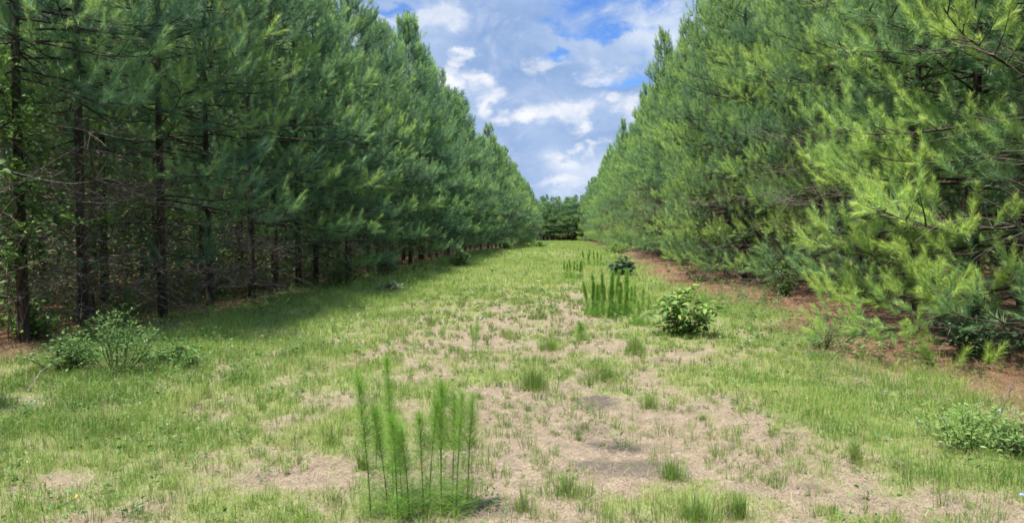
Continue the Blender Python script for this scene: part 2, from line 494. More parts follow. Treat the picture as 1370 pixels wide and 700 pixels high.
# ------------------------------------------------------------------ pines
def needles(mb, P, Dv, L, tint, N, rg, w=.0045, nl=.165):
    S = len(P)
    if S == 0: return
    Dv = unit(Dv)
    t = rg.random((S, N)) ** .75
    ref = np.where(np.abs(Dv[:, 2:3]) > .9, np.array([[1., 0, 0]]), np.array([[0, 0, 1.]]))
    u = unit(np.cross(Dv, ref)); v = np.cross(Dv, u)
    ph = rg.uniform(0, 2 * math.pi, (S, N))
    ang = np.radians(50 - 32 * t + rg.normal(0, 7, (S, N)))
    rad = u[:, None] * np.cos(ph)[..., None] + v[:, None] * np.sin(ph)[..., None]
    d = Dv[:, None] * np.cos(ang)[..., None] + rad * np.sin(ang)[..., None]
    d[..., 2] -= .10
    d = unit(d)
    pos = P[:, None] + Dv[:, None] * (L[:, None] * t)[..., None]
    ln = nl * rg.uniform(.7, 1.15, (S, N)) * (1 - .25 * t)
    s = unit(np.cross(d, rg.normal(0, 1, (S, N, 3)))) * (w / 2)
    V = np.stack([pos - s, pos + s, pos + d * ln[..., None]], 2).reshape(-1, 3)
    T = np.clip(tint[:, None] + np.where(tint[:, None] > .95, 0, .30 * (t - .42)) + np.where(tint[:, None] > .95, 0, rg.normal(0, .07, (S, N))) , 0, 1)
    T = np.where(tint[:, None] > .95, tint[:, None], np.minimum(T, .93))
    mb.add(V, np.arange(len(V)).reshape(-1, 3), np.repeat(T.ravel(), 3))


def limb(p0, az, el, L, n, rg, curl=.35, sag=0.0, wig=.05):
    """curved polyline leaving p0"""
    t = np.linspace(0, 1, n)
    e = el - sag * np.sin(t * math.pi) * .8 + curl * t ** 2
    a = az + np.cumsum(rg.normal(0, wig, n))
    d = np.stack([np.cos(a) * np.cos(e), np.sin(a) * np.cos(e), np.sin(e)], -1)
    seg = L / (n - 1)
    return p0 + np.concatenate([np.zeros((1, 3)), np.cumsum(d[:-1] * seg, 0)]), d


def dead_limb(mb, p0, az, el, L, r, rg, twigs=6):
    pts, d = limb(p0, az, el, L, 7, rg, rg.uniform(-.5, .7), rg.uniform(0, .4), .16)
    pts[1:] += rg.normal(0, .03, (6, 3))
    mb.tube(pts, np.linspace(r, r * .25, 7), 3, rg.uniform(0, 1))
    for _ in range(twigs):
        i = rg.integers(2, 7)
        a2 = math.atan2(d[i, 1], d[i, 0]) + rg.choice([-1, 1]) * rg.uniform(.4, 1.2)
        q, d2 = limb(pts[i], a2, rg.uniform(-.6, .9), L * rg.uniform(.2, .55), 5, rg, rg.uniform(-.8, 1.2), 0, .2)
        mb.tube(q, np.linspace(r * .5, r * .18, 5), 3, rg.uniform(0, 1))
        if rg.random() < .6:
            a3 = a2 + rg.uniform(-1, 1)
            q3, _x = limb(q[2], a3, rg.uniform(-.5, 1), L * rg.uniform(.1, .3), 4, rg, rg.uniform(-.5, 1), 0, .2)
            mb.tube(q3, np.linspace(r * .32, r * .15, 4), 3, rg.uniform(0, 1))


def make_pine(seed, H, r0, cb_edge, cb_back, reach, dead_n=.8, N=64, gap=.12, w=.0045, lowdead=.5, brown=.004, hollow=None, dmul=1, tshift=0.):
    """edge side of the tree looks along +X; returns trunk, crown, dead_wood buffers"""
    rg = R(seed)
    tr, cr, de = MB(), MB(), MB()
    zz = np.linspace(-.15, H * .985, 16)
    wx = np.cumsum(rg.normal(0, .02, 16)) * np.linspace(0, 1, 16); wy = np.cumsum(rg.normal(0, .02, 16)) * np.linspace(0, 1, 16)
    axis_ = np.stack([wx, wy, zz], -1)
    rr = r0 * np.clip(1 - zz / H, .03, 1) ** .8
    rr[0] = r0 * 1.2; rr[1] = r0 * 1.02
    tr.tube(axis_, rr, 9)

    def ax(z):
        return np.array([np.interp(z, zz, wx), np.interp(z, zz, wy), z])

    SP, SD, SL, ST = [], [], [], []
    dead_br = False

    def shoot(p, d, L, t, dead_br=False):
        SP.append(p); SD.append(d); SL.append(L); ST.append(t if dead_br else min(max(t, 0.), .90))

    z = lowdead
    while z < H - .25:
        nb = rg.integers(5, 8)
        a0 = rg.uniform(0, 6.283)
        for b in range(nb):
            az = a0 + b * 2 * math.pi / nb + rg.normal(0, .25)
            e = (math.cos(az) + 1) / 2
            cb = cb_back + (cb_edge - cb_back) * float(sstep(.12, .72, e)) + rg.normal(0, .35)
            zb = z + rg.normal(0, .1)
            p0 = ax(min(max(zb, .2), H - .2))
            azn = (az + math.pi) % (2 * math.pi) - math.pi
            hol = hollow is not None and hollow[0] < zb < hollow[1] and abs(azn - hollow[2]) < hollow[3]
            if zb < cb or hol:
                for _ in range(dmul + (2 if hol else 0)):
                  if rg.random() < dead_n * (.55 + .45 * e):
                    az = az + rg.normal(0, .2)
                    dead_limb(de, p0, az, rg.uniform(-.25, .35), reach * rg.uniform(.35, .95), rg.uniform(.007, .014), rg, rg.integers(4, 10))
                continue
            if rg.random() < gap: continue
            t = (zb - cb_edge) / (H - cb_edge)
            env = min(1., (1.06 - t) * 1.28) ** .85
            L = reach * env * rg.uniform(.72, 1.1) * (.72 + .28 * e)
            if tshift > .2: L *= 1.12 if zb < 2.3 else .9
            L = max(L, .28)
            el = -.12 + .95 * max(t, 0) ** 1.3 + rg.normal(0, .1)
            n = 7
            pts, d = limb(p0, az, el, L, n, rg, rg.uniform(.25, .6), .22 * (1 - t), .05)
            rb = .006 + .0085 * L
            tr.tube(pts, np.linspace(rb, .004, n), 4)
            base_t = rg.uniform(.08, .74) + tshift + (.12 if tshift > 0 and zb < 2.8 else 0)  # low right boughs tinted lighter, offsetting shade from the boughs above
            dead_br = rg.random() < brown
            # tip shoots
            tt = base_t + .14
            shoot(pts[-1], d[-1] + np.array([0, 0, .8]), rg.uniform(.36, .52), .97 if dead_br else tt, dead_br)
            for _ in range(2):
                shoot(pts[-1], d[-1] + rg.normal(0, .5, 3) + np.array([0, 0, .6]), rg.uniform(.2, .34), .97 if dead_br else tt, dead_br)
            s = L * (.36 + rg.uniform(0, .14)); sd = rg.choice([-1, 1])
            while s < L:
                q = s / L; f = q * (n - 1); i = min(int(f), n - 2); pp = pts[i] + (pts[i + 1] - pts[i]) * (f - i)
                a2 = math.atan2(d[i, 1], d[i, 0]) + sd * rg.uniform(.5, 1.1)
                L2 = (L * .42 * (1.12 - q) + .12) * rg.uniform(.6, 1.25)
                e2 = math.asin(max(-1, min(1, d[i, 2]))) + rg.uniform(-.25, .5)
                pq, dq = limb(pp, a2, e2, L2, 4, rg, rg.uniform(.2, .7), 0, .08)
                tr.tube(pq, np.linspace(rb * .4 + .001, .0028, 4), 3)
                tn = .98 if dead_br else base_t + rg.normal(0, .06)
                shoot(pq[-1], dq[-1] + rg.normal(0, .25, 3) + np.array([0, 0, .75]), rg.uniform(.28, .48), tn + (0 if dead_br else .1 * rg.random()), dead_br)
                if L2 > .3:
                    for _ in range(2 if L2 > .5 else 1):
                        k = rg.uniform(.35, .9) * 3; j = min(int(k), 2)
                        sp = pq[j] + (pq[j + 1] - pq[j]) * (k - j)
                        shoot(sp, dq[j] + rg.normal(0, .5, 3) + np.array([0, 0, .7]), rg.uniform(.18, .32), tn, dead_br)
                s += rg.uniform(.13, .22); sd = -sd
            # foliage lying along the limb itself
            for q in np.arange(.5, 1, .17):
                i = min(int(q * (n - 1)), n - 1)
                shoot(pts[i], d[i] + rg.normal(0, .3, 3), rg.uniform(.2, .3), .97 if dead_br else base_t - .05, dead_br)
        z += rg.uniform(.36, .52)
    top = ax(H * .96)
    for _ in range(9):
        shoot(top - np.array([0, 0, rg.uniform(0, .45)]), np.array([0, 0, 1.]) + rg.normal(0, .35, 3) * np.array([1, 1, .2]), rg.uniform(.25, .5), rg.uniform(.5, .85))
    shoot(top, np.array([0, 0, 1.]), .6, .8)
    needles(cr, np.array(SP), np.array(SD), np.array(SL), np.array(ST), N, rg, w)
    return tr, cr, de


VARIANTS = {}


def variant(key, **kw):
    VARIANTS[key] = make_pine(**kw)


# right-hand edge trees: live branches almost to the ground on the lane side; sunlight put into lighter needle tints
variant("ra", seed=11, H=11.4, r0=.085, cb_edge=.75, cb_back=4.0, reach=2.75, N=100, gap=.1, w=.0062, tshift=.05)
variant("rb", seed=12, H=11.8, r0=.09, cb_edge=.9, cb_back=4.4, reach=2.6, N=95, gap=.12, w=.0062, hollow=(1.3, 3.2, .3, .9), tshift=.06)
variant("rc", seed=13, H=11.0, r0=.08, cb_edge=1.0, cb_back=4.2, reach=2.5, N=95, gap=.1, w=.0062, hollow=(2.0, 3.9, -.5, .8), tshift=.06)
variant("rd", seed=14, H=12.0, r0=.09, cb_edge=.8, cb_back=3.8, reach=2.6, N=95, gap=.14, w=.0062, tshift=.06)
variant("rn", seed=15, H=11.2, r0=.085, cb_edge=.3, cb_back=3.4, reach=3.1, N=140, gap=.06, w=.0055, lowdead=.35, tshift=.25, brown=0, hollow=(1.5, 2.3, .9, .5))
# left-hand edge trees: foliage starts a little higher, dead limbs below; shade put into darker needle tints
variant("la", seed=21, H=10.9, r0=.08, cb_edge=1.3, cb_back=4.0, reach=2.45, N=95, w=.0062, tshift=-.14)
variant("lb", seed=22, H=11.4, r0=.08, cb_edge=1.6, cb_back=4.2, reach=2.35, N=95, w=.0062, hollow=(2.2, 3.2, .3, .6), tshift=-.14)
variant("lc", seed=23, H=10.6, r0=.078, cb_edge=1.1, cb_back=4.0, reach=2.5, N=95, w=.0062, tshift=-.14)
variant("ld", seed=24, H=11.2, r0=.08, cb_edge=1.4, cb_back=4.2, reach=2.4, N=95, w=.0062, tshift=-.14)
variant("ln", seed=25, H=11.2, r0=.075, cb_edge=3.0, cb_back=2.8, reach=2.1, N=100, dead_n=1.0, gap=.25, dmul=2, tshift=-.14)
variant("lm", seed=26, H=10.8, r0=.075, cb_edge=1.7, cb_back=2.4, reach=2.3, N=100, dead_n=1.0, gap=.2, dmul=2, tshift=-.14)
# inside the wood
variant("ia", seed=31, H=11.2, r0=.085, cb_edge=2.2, cb_back=2.8, reach=2.0, N=55, w=.009, dead_n=1., lowdead=.6)
variant("ib", seed=32, H=11.0, r0=.08, cb_edge=1.9, cb_back=2.6, reach=2.0, N=55, w=.009, dead_n=1., lowdead=.6)
for _k, _v in VARIANTS.items():
    print(_k, [sum(len(f) for f in m.f) for m in _v])

PROTO = {}


def pine(key, x, y, rz, sc, label, group, cat="pine tree"):
    root = empty("pine_tree", (x, y, float(gz(x, y))), rz, label, cat, group)
    root.scale = (sc[0], sc[0], sc[1])
    if key not in PROTO:
        tr, cr, de = VARIANTS[key]
        PROTO[key] = [tr.build("trunk", BARK, root), cr.build("crown", NEEDLE, root, False), de.build("dead_wood", DEADWOOD, root)]
    else:
        for o in PROTO[key]:
            c = o.copy(); C.objects.link(c); c.parent = root
    return root


ORD = ["nearest", "second", "third", "fourth", "fifth", "sixth", "seventh", "eighth", "ninth", "tenth", "eleventh", "twelfth",
       "thirteenth", "fourteenth", "fifteenth", "sixteenth", "seventeenth", "eighteenth", "nineteenth", "twentieth"]
LEFT_SPECIAL = {
    0: "dark pine trunk at the left picture edge with vine leaves climbing it",
    1: "dark pine just behind the vine-covered trunk, full of bare dead twigs",
    2: "shaded pine behind the dead stripped sapling on the left",
    3: "left pine with grey antler-like dead branches reaching to the lane",
    4: "left pine with a bright low bough hanging in front of its black trunk",
    5: "first of two close black trunks right of the low bright bough",
    6: "second of two close black trunks right of the low bright bough",
}
RIGHT_SPECIAL = {
    0: "pine beyond the right picture edge, only its bough tips in the picture",
    1: "nearest right pine with bright yellow-green boughs at the right picture edge",
    2: "right pine whose low bright boughs sweep almost to the ground",
    3: "right pine with a hollow of tangled grey dead twigs at mid height",
    4: "right pine with a long dark bare limb across its dead twigs",
    5: "right pine behind the tip of the lowest sweeping bright bough",
}
NEARWORD = "counted from the near end"


def plant_rows():
    rg = R(900)
    # front row, left
    ys = [9.75, 11.2, 12.95, 15.1, 17.1, 19.0, 20.4]
    while ys[-1] < 147:
        ys.append(ys[-1] + rg.uniform(1.75, 2.35) * (1 if ys[-1] < 70 else 1.12))
    for i, y in enumerate(ys):
        x = -7.45 + (rg.normal(0, .12) if i < 8 else rg.normal(-.05, .3))
        x += 1.4 * float(sstep(57, 72, y))
        key = ["ln", "ln", "lm", "lm"][i] if i < 4 else ["la", "lb", "lc", "ld"][rg.integers(0, 4)]
        if 4 <= i < 8: key = ["lc", "ld", "lb", "la"][i - 4]
        if y > 64: key = ["lc", "la", "rc", "rb"][rg.integers(0, 4)]
        if i in LEFT_SPECIAL: lab = LEFT_SPECIAL[i]
        elif i < 20: lab = f"left front-row pine, {ORD[i]} trunk from the near end"
        elif y < 64: lab = "shaded pine in the left front row, far half before the sunlit bulge"
        else: lab = "sunlit far pine in the left wall where it bulges into the lane"
        grp = "pines in the left front row" if y < 64 else "far pines of the left wall"
        s = rg.uniform(.93, 1.06)
        pine(key, x, y, rg.normal(0, .45), (s * rg.uniform(.9, 1.1), s * rg.uniform(.93, 1.07) * (.98 if y < 56 else .86)), lab, grp)
    # front row, right
    ys = [8.5, 10.6, 12.7, 14.7, 16.8, 18.9]
    while ys[-1] < 147:
        ys.append(ys[-1] + rg.uniform(1.75, 2.3) * (1 if ys[-1] < 70 else 1.12))
    for i, y in enumerate(ys):
        x = 6.75 + (rg.normal(0, .14) if i < 6 else rg.normal(.05, .32))
        key = ["rb", "rn", "ra", "rc", "rb", "rc"][i] if i < 6 else ["ra", "rb", "rc", "rd"][rg.integers(0, 4)]
        if i in RIGHT_SPECIAL: lab = RIGHT_SPECIAL[i]
        elif i < 20: lab = f"right front-row pine, {ORD[i - 1]} tree from the near end"
        elif y < 75: lab = "sunlit pine in the middle of the right front row"
        else: lab = "small looking pine towards the far end of the right wall"
        grp = "pines in the right front row" if y < 75 else "far pines of the right wall"
        s = rg.uniform(.92, 1.05)
        pine(key, x, y, math.pi + rg.normal(0, .45), (s * rg.uniform(.9, 1.1), s * rg.uniform(.94, 1.06) * (1.05 if y < 30 else 1.02 if y < 75 else .98)), lab, grp)
    # rows behind
    for side, x0, y0, y1, key0 in [(-1, 10.1, 11.5, 84, 0), (-1, 12.9, 14.5, 66, 1), (1, 9.5, 13, 84, 0), (1, 12.3, 17, 60, 1)]:
        y = y0
        while y < y1:
            sn = "left" if side < 0 else "right"
            lab = (f"shaded pine one row behind the {sn} front row" if key0 == 0 else f"dim pine two rows behind the {sn} front row")
            s = rg.uniform(.95, 1.08)
            pine(["ia", "ib"][rg.integers(0, 2)], side * x0 + rg.normal(0, .2), y, rg.uniform(0, 6.28), (s, s), lab, f"pines inside the {sn} wood")
            y += rg.uniform(2.0, 2.7)
    # across the far end
    for k, x in enumerate(np.arange(-9, 10, 1.5)):
        for r in range(3):
            s = rg.uniform(.68, .86)
            pine(["ld", "lb", "lc", "la"][rg.integers(0, 4)], x + rg.normal(0, .3), 153 + 2.6 * r + rg.normal(0, .6), -math.pi / 2 + rg.normal(0, .5), (s * 1.7, s * rg.uniform(.92, 1.08)),
                 "small pine closing the far end of the lane", "pines across the far end")


plant_rows()


def make_wood():
    """rows of pine further inside both woods, which read as one dark mass"""
    rg = R(901)
    mb = MB()
    tr, cr, de = VARIANTS["ia"]
    cv = np.concatenate(cr.v).reshape(-1, 3, 3); ct = np.concatenate(cr.t).reshape(-1, 3)
    spots = []
    for side in (-1, 1):
        for k, x0 in enumerate(np.arange(15.6, 36, 3)):
            for y in np.arange(2, 165, 2.6 if k < 3 else 3.4):
                spots.append((side * x0 + rg.normal(0, .3), y + rg.normal(0, .4)))
    for x0 in (7.5, 10.3, 13.0):                                     # the rows go on beside and behind the camera
        for side in (-1, 1):
            ya = {7.5: 5.5, 10.3: 7.0, 13.0: 9.5}[x0]
            for y in np.arange(-14, ya - 1.2, 2.2):
                spots.append((side * (x0 if side < 0 else x0 - .7), y))
            yb = {7.5: 151, 10.3: 85, 13.0: 67}[x0]
            for y in np.arange(yb, 165, 2.3):
                spots.append((side * (x0 if side < 0 else x0 - .7) + rg.normal(0, .2), y + rg.normal(0, .3)))
    for x in np.arange(-34, 35, 2.4):
        for y in (158.5, 162, 166):
            spots.append((x, y))
    for (x, y) in spots:
        sel = rg.integers(0, len(cv), 4000)
        v = cv[sel]; t = ct[sel]
        c = v.mean(1, keepdims=True)
        v = c + (v - c) * np.array([1.5])
        e = v[:, 1] - v[:, 0]
        v = v.copy(); v[:, 1] += e * 3.2; v[:, 0] -= e * 3.2
        v[..., 2] = .5 + (v[..., 2] - 1.9) * (10.9 / 9.3)
        a = rg.uniform(0, 6.28); ca, sa = math.cos(a), math.sin(a)
        s = rg.uniform(.92, 1.06) * (.66 if y > 150 and abs(x) < 16 else 1)
        vv = v.reshape(-1, 3) * s
        vv = np.stack([vv[:, 0] * ca - vv[:, 1] * sa + x, vv[:, 0] * sa + vv[:, 1] * ca + y, vv[:, 2] + float(gz(x, y))], -1)
        mb.add(vv, np.arange(len(vv)).reshape(-1, 3), t.ravel(), 0)
        mb.tube([[x, y, -.2], [x, y, 4], [x, y, 10 * s]], [.12, .10, .02], 5, .5, 1)
    tag(mb.build("pine_wood", [NEEDLE, BARK], smooth=False), "dark depth of the pine plantation behind the front rows", "wood", None, "stuff")


make_wood()


def make_undergrowth():
    rg = R(905); mb = MB()
    for side in (-1, 1):
        n = 1500
        x = side * (9.0 + 16 * rg.random(n) ** 1.2); y = rg.uniform(6, 130, n)
        per = 34
        hh = rg.uniform(.4, 3.2, n) * np.clip((np.abs(x) - 7) / 5, .3, 1)
        X = np.repeat(x, per) + rg.normal(0, .5, n * per); Y = np.repeat(y, per) + rg.normal(0, .5, n * per)
        N = n * per
        P = np.stack([X, Y, gz(X, Y) + np.repeat(hh, per) * rg.random(N)], -1)
        az = rg.uniform(0, 6.283, N); el = rg.uniform(-.4, .6, N)
        Dv = np.stack([np.cos(az) * np.cos(el), np.sin(az) * np.cos(el), np.sin(el)], -1)
        L = rg.uniform(.10, .24, N)
        leaves(mb, P, Dv, L, L * .5, np.clip(np.repeat(rg.uniform(.2, .8, n), per) + rg.normal(0, .1, N), 0, 1), rg)
    n = 900
    x = rg.uniform(-12.5, -7.7, n); y = rg.uniform(8.5, 32, n); per = 30
    hh = 3.2 * rg.random(n) ** 1.5
    X = np.repeat(x, per) + rg.normal(0, .35, n * per); Y = np.repeat(y, per) + rg.normal(0, .35, n * per); N = n * per
    P = np.stack([X, Y, gz(X, Y) + .1 + np.abs(np.repeat(hh, per) + rg.normal(0, .25, N))], -1)
    az = rg.uniform(0, 6.283, N); el = rg.uniform(-.4, .6, N)
    L = rg.uniform(.05, .12, N)
    leaves(mb, P, np.stack([np.cos(az) * np.cos(el), np.sin(az) * np.cos(el), np.sin(el)], -1), L, L * .55, np.clip(np.repeat(rg.uniform(.1, .7, n), per) + rg.normal(0, .1, N), 0, 1), rg)
    n = 420
    x = rg.uniform(-14, 14, n); y = rg.uniform(154.5, 166, n); per = 30
    X = np.repeat(x, per) + rg.normal(0, .5, n * per); Y = np.repeat(y, per) + rg.normal(0, .4, n * per); N = n * per
    P = np.stack([X, Y, gz(X, Y) + np.repeat(rg.uniform(.5, 2.8, n), per) * rg.random(N)], -1)
    az = rg.uniform(0, 6.283, N); el = rg.uniform(-.4, .6, N); L = rg.uniform(.18, .36, N)
    leaves(mb, P, np.stack([np.cos(az) * np.cos(el), np.sin(az) * np.cos(el), np.sin(el)], -1), L, L * .5, np.clip(rg.normal(.3, .15, N), 0, 1), rg)
    tag(mb.build("undergrowth", WEED, smooth=False), "dim leafy undergrowth deep inside the pine woods", "undergrowth", None, "stuff")


make_undergrowth()


# ------------------------------------------------------------------ small plants
def P3(p):
    return (float(p[0]), float(p[1]), float(gz(p[0], p[1])) - .01)


def dog_fennel(px, py, n, h0, h1, spread, label, seed, dense=1.0, w=.0024, group="tall feathery weeds", Lf=.07):
    rg = R(seed)
    root = empty("dog_fennel", P3(at(px, py)), 0, label, "weed", group)
    for i in range(n):
        a = rg.uniform(0, 6.28); r = spread * math.sqrt(rg.random())
        b = np.array([spread * (2 * (i + rg.uniform(.1, .9)) / n - 1), math.sin(a) * r * .7, 0])
        h = rg.uniform(h0, h1)
        lean = rg.normal(0, .05, 2) + b[:2] * np.array([.12, .25])
        t = np.linspace(0, 1, 7)
        pts = np.stack([b[0] + lean[0] * t ** 1.5 * h, b[1] + lean[1] * t ** 1.5 * h, h * t], -1)
        st = MB(); st.tube(pts, np.linspace(.0042, .0012, 7), 4, rg.random())
        so = st.build("stem", STEMG, root)
        fo = MB()
        N = int(640 * dense * h / .8)
        u = np.concatenate([rg.random(N // 2), 1 - .48 * rg.random(int(N * .9)) ** 1.1, rg.random(N // 6) * .3])
        M = len(u)
        P = np.stack([np.interp(u, t, pts[:, j]) for j in range(3)], -1)
        az = rg.uniform(0, 6.28, M); el = np.clip(.12 + .95 * u ** 2 + rg.normal(0, .3, M), -.4, 1.45)
        Dv = np.stack([np.cos(az) * np.cos(el), np.sin(az) * np.cos(el), np.sin(el)], -1)
        ln = Lf * rg.uniform(.5, 1.3, M) * (1.2 - .5 * u) * (1 + .8 * (u < .25))
        P = P + Dv * (rg.random((M, 1)) ** 2 * .035)
        sd = unit(np.cross(Dv, rg.normal(0, 1, (M, 3)))) * w / 2
        mid = P + Dv * ln[:, None] * .5
        V = np.stack([P - sd, P + sd, P + Dv * ln[:, None] + np.array([0, 0, .2]) * ln[:, None]], 1)
        fo.add(V.reshape(-1, 3), np.arange(M * 3).reshape(-1, 3), np.repeat(np.clip(.3 + .5 * rg.random(M) + .2 * u, 0, 1), 3))
        # side threads
        V2 = np.stack([mid - sd * .8, mid + sd * .8, mid + unit(Dv + rg.normal(0, .6, (M, 3))) * ln[:, None] * .55], 1)
        fo.add(V2.reshape(-1, 3), np.arange(M * 3).reshape(-1, 3), np.repeat(np.clip(.35 + .5 * rg.random(M), 0, 1), 3))
        fo.build("feathery_leaf", FENNEL, so, False)
    return root


def shrub(name, px, py, h, w, leafL, leafW, stems, per, mat, label, seed, cat="shrub", group=None, tmean=.5, tvar=.2, stemmat=None,
          el=(-.2, .7), droop=.35, toplight=.0, shape=.7, fold=.25, base=.05):
    rg = R(seed)
    root = empty(name, P3(at(px, py)), 0, label, cat, group)
    st, lf = MB(), MB()
    PP, DD, TT, LL = [], [], [], []
    for i in range(stems):
        a = rg.uniform(0, 6.28); out = rg.random() ** .6
        hh = h * (1 - shape * out ** 2 * .8) * rg.uniform(.75, 1.0)
        if i == 0: hh = h; out = .1
        t = np.linspace(0, 1, 6)
        e = np.array([math.cos(a) * w / 2 * out, math.sin(a) * w / 2 * out])
        pts = np.stack([e[0] * (.15 + .85 * t ** .8), e[1] * (.15 + .85 * t ** .8), hh * t], -1) + rg.normal(0, .012, (6, 3)) * t[:, None]
        st.tube(pts, np.linspace(.006, .002, 6) * (1 + h * .4), 4, rg.random())
        m = per
        u = base + (1 - base) * rg.random(m) ** .7
        P = np.stack([np.interp(u, t, pts[:, j]) for j in range(3)], -1)
        az = rg.uniform(0, 6.28, m); ee = rg.uniform(el[0], el[1], m)
        Dv = np.stack([np.cos(az) * np.cos(ee), np.sin(az) * np.cos(ee), np.sin(ee)], -1)
        PP.append(P + Dv * rg.uniform(.01, .05, (m, 1)) * (1 + h)); DD.append(Dv)
        TT.append(np.clip(tmean + rg.normal(0, tvar, m) + toplight * (P[:, 2] / h - .5), 0, 1)); LL.append(leafL * rg.uniform(.55, 1.2, m))  # yellower upper leaves; lit top and shaded base also put into the tint
    P = np.concatenate(PP); L = np.concatenate(LL)
    P[:, 2] = np.maximum(P[:, 2], .02)
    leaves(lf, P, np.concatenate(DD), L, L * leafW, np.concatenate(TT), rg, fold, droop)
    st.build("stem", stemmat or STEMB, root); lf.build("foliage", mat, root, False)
    return root


def tuft(px, py, h, spread, n, label, seed, tint=.35, w=.0042, lean=.55, dry=.15, name="grass_tuft", cat="grass tuft", group="grass tufts on the lane"):
    rg = R(seed); mb = MB()
    p = at(px, py)
    a = rg.uniform(0, 6.28, n)
    r = spread * np.minimum(np.abs(rg.normal(0, .42, n)), .85)
    x = r * np.cos(a); y = r * np.sin(a)
    tt = np.clip(tint + rg.normal(0, .1, n), 0, .75); tt = np.where(rg.random(n) < dry, rg.uniform(.8, 1, n), tt)
    hh = h * rg.uniform(.3, 1.15, n) * (.35 + .65 * np.exp(-(r / spread) ** 2)) * (.6 + .8 * vnoise(x / .08, y / .08, seed))
    blades(mb, x, y, hh, w * rg.uniform(.7, 1.3, n), np.abs(rg.normal(0, lean * .6, n)).clip(0, .95), tt, rg, 2, az=a + rg.normal(0, .6, n), z=np.zeros(n))
    o = mb.build(name, GRASS, None, False)
    o.location = P3(p)
    return tag(o, label, cat, group)


